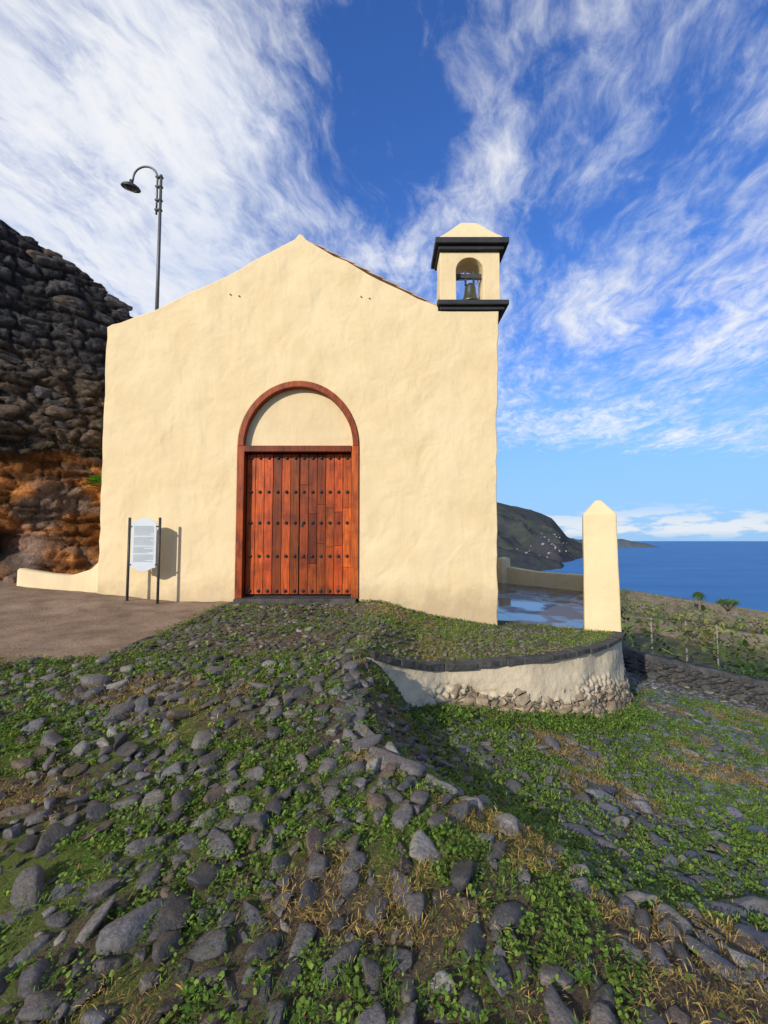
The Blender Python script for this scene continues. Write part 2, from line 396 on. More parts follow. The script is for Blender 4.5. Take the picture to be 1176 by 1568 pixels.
def clusters(n,bx,by,keepf,surf,dens,check=True):
    xs=rng.uniform(*bx,n); ys=rng.uniform(*by,n); k=keepf(xs,ys); m=dens(xs,ys); k&=rng.random(n)<m
    xs,ys=xs[k],ys[k]
    if check:
        ok=[]
        for a,b in zip(xs,ys):
            c,i,dd=kd.find((a,b,0)); ok.append(dd>w[i]*.80)
        ok=np.array(ok); xs,ys=xs[ok],ys[ok]
    return xs,ys,surf(xs,ys)
def plantcols(n):
    g=np.array([[.085,.18,.022]]); g2=np.array([[.20,.29,.04]])
    t_=rng.random((n,1)); c=g*(1-t_)+g2*t_
    return np.concatenate([c,np.ones((n,1))],1)
def densG(x,y):
    f=fbm(x*1.1+31,y*1.1+4,3); d=ss(.34,.54,f)*.95+.32
    d=np.where((y>4.95)&(x<-.2),d*.16,d)
    d=d+ss(.55,0,np.abs(y-4.45))*(x<-1.0)*.8
    d=d+ (1.0*ss(.7,0,np.abs(y-5.0-(x-.1)*.28)))*(x>-.1)*(x<4.5)
    return np.clip(d,0,1)
gx,gy,gz=clusters(76000,(-8,9),(.8,9.5),keepS,Hh,densG)
def expand(gx,gy,gz,per,rad,lmin,lmax,wr,yelf,name,parent,lift=.02,upr=(.1,1.2),gain=1.0):
    n=len(gx); X=np.repeat(gx,per); Yv=np.repeat(gy,per); Zv=np.repeat(gz,per)
    a=rng.uniform(0,6.283,len(X)); rr=rad*np.sqrt(rng.random(len(X))); X=X+rr*np.cos(a); Yv=Yv+rr*np.sin(a)
    yel=np.clip(yelf(X,Yv),0,1); L=rng.uniform(lmin,lmax,len(X))*np.repeat(rng.uniform(.6,1.4,n),per); isy=rng.random(len(X))<yel
    gr_=(~isy)&(np.repeat(rng.random(n),per)<.35)
    W=L*np.where(isy,.14,np.where(gr_,.2,wr)); L=np.where(isy,L*1.6,np.where(gr_,L*1.7,L))
    c=plantcols(len(X)); c[isy,:3]=np.array([.50,.34,.10])*rng.uniform(.5,1.15,(isy.sum(),1))
    dk=rng.uniform(.55,1.25,n)*gain; c[:,:3]*=np.repeat(dk,per)[:,None]
    B=np.stack([X,Yv,Zv+rng.uniform(0,lift,len(X))],1)
    return leaves(name,B,L,W,rng.uniform(*upr,len(X)),c,parent)
yf=lambda x,y:ss(.53,.63,fbm(x*1.5+77,y*1.5+12,3))*.9+.07
weeds=empty('weeds_and_grass')
nr=gy<3.4
expand(gx[nr],gy[nr],gz[nr],18,.038,.010,.026,.72,yf,'weeds_foreground',weeds,.035)
expand(gx[~nr],gy[~nr],gz[~nr],10,.05,.018,.036,.7,yf,'weeds_slope',weeds,.03)
def keepT(x,y):
    yc=np.interp(x,cpx,cpy); return (x>-.3)&(y>yc+.10)&(x<4.0)&~((y>7.98)&(x<2.1))&(y<8.0+.35*(x>2)+.3*fbm(x*2,y))
def densT(x,y): return np.clip(.26+.8*ss(.38,.60,fbm(x*1.2+5,y*1.2+50,3))+.6*ss(2.6,3.2,x)+.5*ss(.3,.1,y-np.interp(x,cpx,cpy)),0,1)
tx,ty_,tz=clusters(10000,(-.3,4),(5.1,8.6),keepT,Th,densT,False)
expand(tx,ty_,tz,9,.045,.012,.030,.6,lambda x,y:yf(x,y)*.7+.15,'grass_terrace',weeds,.02,gain=1.25)
fx=rng.uniform(-.1,4.3,420); fy=np.interp(fx,cpx,cpy)-rng.uniform(.22,.75,420)**1.2
expand(fx,fy,Hh(fx,fy),14,.07,.025,.055,.6,lambda x,y:x*0+.05,'weeds_wall_foot',weeds,.07)
fx=rng.uniform(-.4,2,140); fy=np.full(140,7.93)+rng.uniform(-.05,.03,140)
expand(fx,fy,Th(fx,fy),10,.05,.015,.04,.4,lambda x,y:x*0+.15,'weeds_facade_foot',weeds,.03)
fx=rng.uniform(-6,-2.8,240); fy=4.72+rng.normal(0,.07,240); fx=np.append(fx,rng.normal(-2.7,.06,150)); fy=np.append(fy,rng.uniform(4.8,7.6,150))
expand(fx,fy,Lh(fx,fy),9,.06,.014,.035,.5,lambda x,y:x*0+.3,'weeds_paving_edge',weeds,.02)
def sheet(name,xs,ys,fn,mat,mask=None,cols=None):
    X,Y=np.meshgrid(xs,ys); Z=fn(X,Y); I=np.arange(X.size).reshape(X.shape)
    F=np.stack([I[:-1,:-1],I[:-1,1:],I[1:,1:],I[1:,:-1]],-1).reshape(-1,4)
    if mask is not None:
        k=mask(X,Y); kf=k.ravel()[F].all(1); F=F[kf]
    c=None if cols is None else cols(X,Y).reshape(-1,4)
    return npmesh(name,np.stack([X,Y,Z],-1),F,mat,True,c)
def tcols(X,Y):
    c=np.zeros(X.shape+(4,)); c[...,1]=.25+.55*ss(.4,.6,fbm(X*1.5,Y*1.5,3)); return c
sheet('terrace_lawn',np.arange(-.28,4.3,.04),np.arange(5.0,8.75,.04),lambda x,y:Th(x,y)+.012*(fbm(x*6,y*6)-.5),M_ground,
      lambda x,y:(y>np.interp(x,cpx,cpy)-.02)&((x<2.6)|(y<8.6))&(y>5.08),tcols)
sheet('courtyard_paving',np.arange(1.9,6.6,.1),np.arange(8.25,17.3,.1),lambda x,y:x*0+.045,M_wet,lambda x,y:(x<np.interp(y,list(cpy)+[17.3],list(cpx)+[6.4])+.05))
sp=poisson(16000,(-.32,4),(5.1,8),lambda x,y:rng.uniform(.055,.15,len(x))*np.where(x<.4,.75,1),None,lambda x,y:keepT(x,y))
sp=np.array(sp); n=len(sp); zz=Th(sp[:,0],sp[:,1])
stones('terrace_stones',np.stack([sp[:,0],sp[:,1],zz+.003],1),np.stack([sp[:,2]*.42,sp[:,2]*.52,sp[:,2]*0+.03],1),rng.uniform(0,3,n),
   np.concatenate([np.array([[.115,.10,.085]])*rng.uniform(.5,1.5,(n,1)),np.full((n,1),.1)],1),2,.08,parent=cob)
# ---------------------------------------------------------------- retaining wall
rw=empty('retaining_wall')
def resample(step,upto):
    pts_=[Vector((a,b,c)) for a,b,c in CP[:upto]]
    out=[]
    for i in range(len(pts_)-1):
        p0=pts_[max(i-1,0)];p1=pts_[i];p2=pts_[i+1];p3=pts_[min(i+2,len(pts_)-1)]
        n=max(2,int((p2-p1).length/step))
        for k in range(n):
            t=k/n; out.append(.5*((2*p1)+(p2-p0)*t+(2*p0-5*p1+4*p2-p3)*t*t+(3*p1-p0-3*p2+p3)*t**3))
    out.append(pts_[-1]); return out
path=resample(.025,13); rows=36; V=[]; wc=[]
nrm=[]
for i,p in enumerate(path):
    t_=(path[min(i+1,len(path)-1)]-path[max(i-1,0)]); nrm.append(Vector((t_.y,-t_.x,0)).normalized())
for i,p in enumerate(path):
    g=float(Hh(np.array([p.x+nrm[i].x*.15]),np.array([p.y+nrm[i].y*.15]))[0])-.12
    ex=min(1,max(0,(p.x-.25)/.5))*(1 if p.x<4.2 else .4)
    for k in range(rows):
        f=k/(rows-1); zc=p.z-.03; z_=zc+(g-zc)*f; hgt=zc-g
        q=Vector((p.x,p.y,z_)); mask=ex*min(1,max(0,(f-.46+.5*mn.noise(q*1.5))/.2))
        vo=mn.voronoi(Vector((p.x*7,p.y*7,z_*10)))[0]; st=min(vo[1]-vo[0],.35)/.35
        o=.02+.20*(f**2.2)*min(1,max(hgt,0))+.05*(mn.noise(Vector((p.x*2,p.y*2,z_*2.5))))+.015*mn.noise(q*9)*(.3+f)+mask*(.055*st-.04)
        V.append((p.x+nrm[i].x*o,p.y+nrm[i].y*o,z_)); wc.append((1,1,1,float(ex*min(1,max(0,f*1.0-.03)))))
n=len(path); I=np.arange(n*rows).reshape(n,rows)
F=np.stack([I[:-1,:-1],I[1:,:-1],I[1:,1:],I[:-1,1:]],-1).reshape(-1,4)
npmesh('wall_face',V,F,M_white,True,wc,rw)
C=[];D=[];Yw=[];cc=[]
for k in range(120):
    i=int(random.uniform(20,len(path)*.6)); p=path[i]; g=float(Hh(np.array([p.x]),np.array([p.y]))[0])
    hgt=p.z-g; mx=hgt*(.32+.3*mn.noise(Vector((p.x*1.1,3,0)))); 
    if mx<.05 or p.x<.5: continue
    z_=g+random.uniform(-.02,1)*mx; f=1-(z_-g)/max(hgt,.1)
    o=-.03+.20*max(f,0)**2.2*min(1,hgt)
    C.append((p.x+nrm[i].x*o,p.y+nrm[i].y*o,z_)); s=random.uniform(.05,.12); D.append((s*1.3,s*.6,s*.75)); Yw.append(math.atan2(-nrm[i].x,nrm[i].y)+math.pi)
    cc.append((np.array([.42,.32,.20])*random.uniform(.55,1.1)).tolist()+[0])
stones('rubble',C,D,Yw,cc,3,.25,parent=rw)
bm=bmesh.new(); i=6
while i<len(path)-12 and path[i].y<9.5:
    st=random.randint(8,20); j=min(i+st,len(path)-1); h0=random.uniform(-.008,.012)
    ring=[]
    for q in (i,(i+j)//2,j):
        p=path[q]; nn=nrm[q]; zp=max(p.z,float(Th(p.x,p.y+.03)))
        tt=Vector((-nn.y,nn.x,0)); s=(1 if q==i else -1 if q==j else 0)*.003
        a=p+nn*(.07+random.uniform(-.02,.02))+tt*s; b_=p-nn*(.10+random.uniform(-.04,.03))+tt*s
        hz=h0+random.uniform(-.006,.006)
        ring.append([bm.verts.new((a.x,a.y,p.z-.05+h0)),bm.verts.new((a.x,a.y,zp+.015+hz)),bm.verts.new((b_.x,b_.y,zp+.022+hz)),bm.verts.new((b_.x,b_.y,p.z-.045+h0))])
    for q in range(2):
        for k in range(4): bm.faces.new((ring[q][k],ring[q][(k+1)%4],ring[q+1][(k+1)%4],ring[q+1][k]))
    bm.faces.new(ring[0]); bm.faces.new(ring[-1][::-1]); i=j
bmobj('coping',bm,M_basalt,rw,False,.01)
bm=bmesh.new(); yy=3.68
while yy<5.2:
    L=random.uniform(.2,.36); a=random.uniform(-.03,.03); x0=-.37+random.uniform(-.03,.03); x1=-.20+random.uniform(-.04,.03)
    if random.random()<.75:
        vs=addbox(bm,x0,x1,yy,yy+L-.03,-.1,.022)
        for v in vs:
            zz=float(Hh(np.array([v.co.x]),np.array([v.co.y]))[0]); v.co.z+=zz+random.uniform(-.008,.01); v.co.x+=a*(v.co.y-yy)*5+random.uniform(-.02,.02); v.co.y+=random.uniform(-.015,.015)
    yy+=L
bmobj('stone_kerb',bm,M_slab,None,False,.018)
bm=bmesh.new()
ed=[(-4.9,4.62),(-2.95,4.70),(-2.72,5.8),(-2.62,7.7)]
for i in range(3):
    a=Vector((*ed[i],0)); b_=Vector((*ed[i+1],0)); L=(b_-a).length; d=(b_-a)/L; nn=Vector((d.y,-d.x,0)); s=0
    while s<L-.1:
        l_=random.uniform(.16,.36); wv=random.uniform(.045,.075)
        if random.random()<(.4 if i==0 else .85):
            P=[a+d*s+nn*wv,a+d*(s+l_-.02)+nn*wv,a+d*(s+l_-.02)-nn*wv,a+d*s-nn*wv]
            z0=[float(Lh(np.array([q.x]),np.array([q.y]))[0]) for q in P]; up=random.uniform(-.005,.008)
            lo=[bm.verts.new((q.x,q.y,zq-.08)) for q,zq in zip(P,z0)]; hi=[bm.verts.new((q.x+random.uniform(-.015,.015),q.y+random.uniform(-.01,.01),zq+up)) for q,zq in zip(P,z0)]
            bm.faces.new(hi); bm.faces.new(lo[::-1])
            for k in range(4): bm.faces.new((lo[k],lo[(k+1)%4],hi[(k+1)%4],hi[k]))
        s+=l_
bmobj('stone_edging',bm,M_basalt,None,False,.01)
# lane wall: dark core plus stacked stones
bm=bmesh.new(); prev=None; C=[];D=[];Yw=[];cc=[]
for k in range(180):
    xx=4.2+k*.06; yv=float(walline(xx)); g=float(Hh(np.array([xx]),np.array([yv]))[0])
    tp=g+.50+.03*mn.noise(Vector((xx*5,0,0)))
    o=.03*mn.noise(Vector((xx*6,2,0)))
    r_=[bm.verts.new(q) for q in ((xx,yv-.02+o,g-.5),(xx,yv+o,tp),(xx+.05,yv+.35,tp+.02),(xx+.05,yv+.37,g-3))]
    if prev:
        for q in range(3): bm.faces.new((prev[q],r_[q],r_[q+1],prev[q+1]))
    prev=r_
    for q in range(4):
        s=random.uniform(.05,.12); C.append((xx+random.uniform(-.04,.04),yv+.02,g+random.uniform(.0,.42))); D.append((s*1.3,s*.6,s*.7)); Yw.append(random.uniform(-.3,.1)); cc.append((*(np.array([.035,.034,.035])*random.uniform(.5,1.5)),.2))
lw=empty('lane_wall'); bmobj('core',bm,M_basalt,lw,True); stones('wall_stones',C,D,Yw,cc,2,.1,parent=lw)
# ---------------------------------------------------------------- pillar & parapet
def pillar(name,cx,cy,w_,zb,zs,zt,yaw):
    bm=bmesh.new(); lv=8; rings=[]
    h=w_/2
    for k in range(lv):
        f=k/(lv-1); z_=zb+(zs-zb)*f; hh=h*(1.06-.10*f)
        ring=[]
        for (sx,sy) in ((-1,-1),(0,-1),(1,-1),(1,0),(1,1),(0,1),(-1,1),(-1,0)):
            j=.012*mn.noise(Vector((sx*3+k,sy*3,z_*2)))
            ring.append(bm.verts.new((sx*(hh+j),sy*(hh+j),z_)))
        rings.append(ring)
    for a,b_ in zip(rings,rings[1:]):
        for k in range(8): bm.faces.new((a[k],a[(k+1)%8],b_[(k+1)%8],b_[k]))
    tr=[]
    for (sx,sy) in ((-1,-1),(0,-1),(1,-1),(1,0),(1,1),(0,1),(-1,1),(-1,0)): tr.append(bm.verts.new((sx*.05,sy*.05,zt)))
    for k in range(8): bm.faces.new((rings[-1][k],rings[-1][(k+1)%8],tr[(k+1)%8],tr[k]))
    bm.faces.new(tr)
    bm.faces.new(rings[0][::-1])
    for v in bm.verts:
        a,b_=v.co.x,v.co.y; v.co.x=cx+a*math.cos(yaw)-b_*math.sin(yaw); v.co.y=cy+a*math.sin(yaw)+b_*math.cos(yaw)
    return bmobj(name,bm,M_plaster2,None,False,.025)
pillar('gate_pillar',3.93,8.36,.56,-.1,2.08,2.34,math.radians(-22))
bm=bmesh.new()
pp=[(4.05,8.7),(4.55,10.0),(5.35,12),(6.3,14.2),(5.3,15.8),(4.5,17.0),(3.2,17.6),(1.9,17.9)]
hts=[.5]*5+[.62,.62,.62]
for i in range(len(pp)-1):
    a=Vector((*pp[i],0)); b_=Vector((*pp[i+1],0)); d=(b_-a).normalized(); nn=Vector((-d.y,d.x,0))*.13
    P=[a-nn,b_-nn,b_+nn,a+nn]; ha=.045+hts[i]; hb=.045+hts[i+1]
    lo=[bm.verts.new((q.x,q.y,-.3)) for q in P]; hi=[bm.verts.new((q.x,q.y,h_)) for q,h_ in zip(P,(ha,hb,hb,ha))]
    bm.faces.new(hi); bm.faces.new(lo[::-1])
    for k in range(4): bm.faces.new((lo[k],lo[(k+1)%4],hi[(k+1)%4],hi[k]))
bmobj('courtyard_parapet',bm,M_plaster2,None,False,.03)
pillar('parapet_post',4.42,16.95,.35,-.1,.95,1.0,.3)
# ---------------------------------------------------------------- chapel
ch=empty('chapel')
def curve2d(name,splines,y0,y1,mat,parent,bev=.02):
    cu=bpy.data.curves.new(name,'CURVE'); cu.dimensions='2D'; cu.fill_mode='BOTH'
    for s in splines:
        sp_=cu.splines.new('POLY'); sp_.points.add(len(s)-1); sp_.use_cyclic_u=True
        for p,(a,b_) in zip(sp_.points,s): p.co=(a,b_,0,1)
    cu.extrude=(y1-y0)/2-bev; cu.bevel_depth=bev; cu.bevel_resolution=2; cu.offset=-bev
    o=bpy.data.objects.new(name+'_c',cu); COL.objects.link(o)
    bpy.context.view_layer.update()
    me=bpy.data.meshes.new_from_object(o.evaluated_get(bpy.context.evaluated_depsgraph_get()))
    bpy.data.objects.remove(o)
    R_=Matrix.Rotation(math.radians(90),4,'X'); me.transform(Matrix.Translation((0,(y0+y1)/2,0))@R_)
    me.materials.clear(); me.materials.append(mat); me.name=name
    return link(bpy.data.objects.new(name,me),parent)
def densify(pts,step=.22,j=.010):
    out=[]
    for i in range(len(pts)):
        a=pts[i]; b_=pts[(i+1)%len(pts)]; L=math.hypot(b_[0]-a[0],b_[1]-a[1]); n=max(1,int(L/step)); out.append(a)
        dx,dy=(b_[0]-a[0])/L,(b_[1]-a[1])/L
        for k in range(1,n):
            t=k/n; q=random.uniform(-j,j); out.append((a[0]+(b_[0]-a[0])*t-dy*q,a[1]+(b_[1]-a[1])*t+dx*q))
    return out
outer=[(-4.99,.0),(1.97,-.3),(1.985,3.0),(2.07,5.74),(.98,5.74),(.98,5.835),(.61,5.97),(.14,6.21),(-.45,6.53),(-1.14,6.91),(-1.42,7.08),(-1.49,7.17),(-1.55,7.185),(-1.62,7.09),(-1.88,6.95),(-2.58,6.54),(-3.285,6.18),(-4.31,5.69),(-4.76,5.52),(-4.9,5.49),(-4.985,5.44),(-4.975,3.0)]
outer=densify(outer,.2,.018)
cx0,sz=-1.515,3.27; RO,RZ=1.07,1.17
arch=[(cx0+RO*math.cos(a),sz+RZ*math.sin(a)) for a in np.linspace(0,math.pi,33)]
hole=[(cx0-RO,.3),(cx0+RO,.3)]+arch
curve2d('facade',[outer,hole],8.0,8.5,M_plaster,ch,.018)
bm=bmesh.new()
prof=[(-4.93,-.5),(1.94,-.5),(1.94,5.25),(-1.52,7.02),(-4.93,5.38)]
a=[bm.verts.new((p[0],8.49,p[1])) for p in prof]; b_=[bm.verts.new((p[0],16.5,p[1])) for p in prof]
bm.faces.new(b_)
for k in range(5): bm.faces.new((a[k],a[(k+1)%5],b_[(k+1)%5],b_[k]))
bmobj('nave_walls',bm,M_plaster2,ch)
def roof(name,xa,za,xb,zb,y0,y1):
    ys=np.arange(y0,y1,.035); ts=np.linspace(0,1,24); Yv,Tv=np.meshgrid(ys,ts)
    px=xa+(xb-xa)*Tv; pz=za+(zb-za)*Tv+.045*np.abs(np.sin(Yv*math.pi/.22))-.02*((Tv*12)%1)
    I=np.arange(Yv.size).reshape(Yv.shape); F=np.stack([I[:-1,:-1],I[:-1,1:],I[1:,1:],I[1:,:-1]],-1).reshape(-1,4)
    npmesh(name,np.stack([px,Yv,pz],-1),F,M_tile,True,None,ch)
roof('roof_tiles_left',-1.52,7.03,-5.15,5.30,8.5,16.7); roof('roof_tiles_right',-1.52,7.03,2.15,5.16,8.86,16.7)
bm=bmesh.new(); A=Vector((-1.36,0,7.035)); B_=Vector((.96,0,5.815)); L=(B_-A).length; d=(B_-A)/L; up=Vector((-d.z,0,d.x)); 
if up.z<0: up=-up
s=0
while s<L-.15:
    q0=A+d*s-up*.004; q1=A+d*min(s+.33,L)+up*.022
    for yq in (8.06,8.3):
        vs=[]
        for (q,hh) in ((q0,0),(q1,0),(q1,.016),(q0,.014)):
            for y_ in (yq-.055,yq+.2): vs.append(bm.verts.new((q.x+up.x*hh,y_,q.z+up.z*hh)))
        for f in ((0,2,4,6),(1,7,5,3),(0,1,3,2),(2,3,5,4),(4,5,7,6),(6,7,1,0)): bm.faces.new([vs[k] for k in f])
    s+=.30
bmobj('verge_tiles',bm,M_tile,ch,False,.004)
bm=bmesh.new()
for (px,pz) in ((-2.78,6.05),(-2.62,6.02),(-.42,6.01),(-.27,5.98)):
    addtube(bm,[(px,8.05,pz),(px,7.965,pz-.008)],[.020,.012],8)
bmobj('facade_spouts',bm,M_plaster2,ch,True)
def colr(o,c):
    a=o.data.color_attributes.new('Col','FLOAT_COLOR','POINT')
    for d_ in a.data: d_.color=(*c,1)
def woodbox(name,*b,c=(1,1,1),bev=.006):
    bm=bmesh.new(); addbox(bm,*b); o=bmobj(name,bm,M_wood,ch,False,bev); colr(o,c); return o
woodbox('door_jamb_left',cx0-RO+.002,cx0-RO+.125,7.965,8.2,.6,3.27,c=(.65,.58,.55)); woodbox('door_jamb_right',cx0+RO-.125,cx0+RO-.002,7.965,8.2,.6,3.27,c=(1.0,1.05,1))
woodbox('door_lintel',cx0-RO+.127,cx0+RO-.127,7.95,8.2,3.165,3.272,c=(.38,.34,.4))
bm=bmesh.new(); ang=np.linspace(0,math.pi,41); prev=None
for a in ang:
    c_,s_=math.cos(a),math.sin(a); r_=[]
    for (rx,rz,yv) in ((RO-.003,RZ-.003,7.965),(RO-.105,RZ-.105,7.965),(RO-.105,RZ-.105,8.2),(RO-.003,RZ-.003,8.2)):
        r_.append(bm.verts.new((cx0+rx*c_,yv,sz+.003+rz*s_)))
    if prev:
        for k in range(4): bm.faces.new((prev[k],prev[(k+1)%4],r_[(k+1)%4],r_[k]))
    else: bm.faces.new(r_)
    prev=r_
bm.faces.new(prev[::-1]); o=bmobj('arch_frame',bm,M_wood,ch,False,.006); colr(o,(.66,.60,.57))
bm=bmesh.new(); vs=[bm.verts.new((cx0+(RO-.08)*math.cos(a),8.11,sz-.1+(RZ-.0)*math.sin(a))) for a in np.linspace(0,math.pi,33)]; bm.faces.new(vs)
bmobj('tympanum',bm,M_plaster2,ch)
bm=bmesh.new(); addbox(bm,cx0-RO+.03,cx0+RO-.03,7.80,8.2,.35,.615); bmobj('door_step',bm,M_basalt,ch,False,.015)
bm=bmesh.new(); addbox(bm,cx0-RO+.02,cx0+RO-.02,8.19,8.25,.5,3.3); bmobj('door_backing',bm,M_black,ch)
bm=bmesh.new(); cl=[]; L0,L1=cx0-RO+.135,cx0+RO-.135; mid=(L0+L1)/2+.01
def plankset(xa,xb,n,tones):
    wd=(xb-xa)/n
    for k in range(n):
        a=xa+k*wd+.004; b2=xa+(k+1)*wd-.004; dy=random.uniform(-.004,.004)
        segs=[.66,3.15] if tones!='R' else [.66]+sorted([random.uniform(1.1,1.6),random.uniform(2.0,2.7)])+[3.15]
        for z0,z1 in zip(segs,segs[1:]):
            addbox(bm,a,b2,8.12+dy,8.17,z0+.002,z1-.002); tone=random.uniform(.5,1.35)
            if tones!='R': tone=random.uniform(.38,.5) if k in (3,5) else random.uniform(.75,1.3)
            elif k<3: tone*=.55
            cl.extend([(tone,tone*random.uniform(.75,1.05),tone*.95,1)]*8)
plankset(L0,mid-.006,6,'L'); plankset(mid+.006,L1,6,'R')
o=bmobj('door_leaves',bm,M_wood,ch,False,.004)
a=o.data.color_attributes.new('Col','FLOAT_COLOR','POINT')
for d_,c_ in zip(a.data,cl): d_.color=c_
bm=bmesh.new()
for z_ in (3.08,2.47,1.92,1.33,.72):
    for k in range(6):
        for base_,wd in ((L0,(mid-L0)/6),(mid,(L1-mid)/6)):
            cx=base_+wd*(k+.5); mtx=Matrix.Translation((cx,8.114,z_))@Matrix.Diagonal((1,.9,1,1))
            bmesh.ops.create_uvsphere(bm,u_segments=10,v_segments=6,radius=.031,matrix=mtx)
bmobj('door_studs',bm,M_black,ch,True)
bm=bmesh.new(); addbox(bm,mid-.03,mid-.012,8.10,8.12,1.35,1.5); addbox(bm,mid+.03,mid+.06,8.095,8.12,1.85,1.9); bmobj('door_lock',bm,M_iron,ch,False,.003)
bt=empty('bell_gable'); bt.parent=ch
def cur(name,b,mat,bev=.012):
    bm=bmesh.new(); addbox(bm,*b); return bmobj(name,bm,mat,bt,False,bev)
cur('shelf_lower',(1.0,2.17,7.96,8.80,5.745,5.81),M_black); cur('shelf_upper',(.955,2.235,7.90,8.86,5.812,5.90),M_black)
acx=1.56; ar=.25
arc=[(acx+ar*math.cos(a),6.50+ar*math.sin(a)) for a in np.linspace(0,math.pi,21)]
curve2d('bell_frame',[densify([(1.015,5.90),(2.115,5.90),(2.105,6.86),(1.02,6.86)],.2,.006),[(acx-ar,5.93),(acx+ar,5.93)]+arc],8.02,8.50,M_plaster2,bt,.012)
cur('cap_lower',(.985,2.17,7.95,8.62,6.862,6.94),M_black); cur('cap_upper',(.925,2.25,7.88,8.70,6.942,7.05),M_black)
bm=bmesh.new(); prev=None; bx0,bx1,by0,by1=.985,2.185,7.94,8.66
mxx,myy=(bx0+bx1)/2,(by0+by1)/2
for f,z_ in ((1,7.05),(.93,7.12),(.78,7.2),(.58,7.32),(.38,7.45),(.22,7.55),(.05,7.6)):
    hx=(bx1-bx0)/2*f+.03*(1-f); hy=(by1-by0)/2*f
    r_=[bm.verts.new((mxx-hx,myy-hy,z_)),bm.verts.new((mxx+hx,myy-hy,z_)),bm.verts.new((mxx+hx,myy+hy,z_)),bm.verts.new((mxx-hx,myy+hy,z_))]
    if prev:
        for k in range(4): bm.faces.new((prev[k],prev[(k+1)%4],r_[(k+1)%4],r_[k]))
    prev=r_
bm.faces.new(prev); bmobj('cap_roof',bm,M_plaster2,bt,False,.01)
bm=bmesh.new(); bx,by=1.60,8.22
lathe(bm,[(.001,6.37),(.04,6.37),(.08,6.34),(.10,6.28),(.108,6.2),(.13,6.1),(.165,6.03),(.195,5.985),(.185,5.98),(.15,6.03),(.11,6.1),(.08,6.25),(.001,6.32)],bx,by)
bmobj('bell',bm,M_bronze,bt,True)
bm=bmesh.new(); addtube(bm,[(bx,by,6.3),(bx,by,6.0)],.012,8); bmesh.ops.create_uvsphere(bm,u_segments=12,v_segments=8,radius=.035,matrix=Matrix.Translation((bx,by,5.985))); bmobj('clapper',bm,M_iron,bt,True)
bm=bmesh.new(); addbox(bm,acx-ar-.02,acx+ar+.02,by-.04,by+.04,6.46,6.54); addbox(bm,bx-.10,bx-.07,by-.03,by+.03,6.34,6.60); addbox(bm,bx+.05,bx+.08,by-.03,by+.03,6.34,6.60)
addtube(bm,[(acx-ar+.0,by-.07,6.40),(acx+ar,by-.07,6.42)],.013,8); bmobj('bell_yoke',bm,M_iron,bt,False,.005)
bm=bmesh.new(); prev=None
for k in range(25):
    f=k/24; xx=-4.985-1.35*f; top=np.interp(f,[0,.12,.35,.6,1],[1.28,1.10,1.0,1.03,1.12]); yv=8.06-.12*math.sin(f*1.6)
    g=.3
    r_=[bm.verts.new(q) for q in ((xx,yv,g),(xx,yv+.01,top-.03),(xx,yv+.05,top),(xx,yv+.2,top),(xx,yv+.24,top-.04),(xx,yv+.25,g))]
    if prev:
        for q in range(5): bm.faces.new((prev[q],r_[q],r_[q+1],prev[q+1]))
    prev=r_
bm.faces.new(prev); bmobj('low_plaster_wall',bm,M_plaster2,None,True)
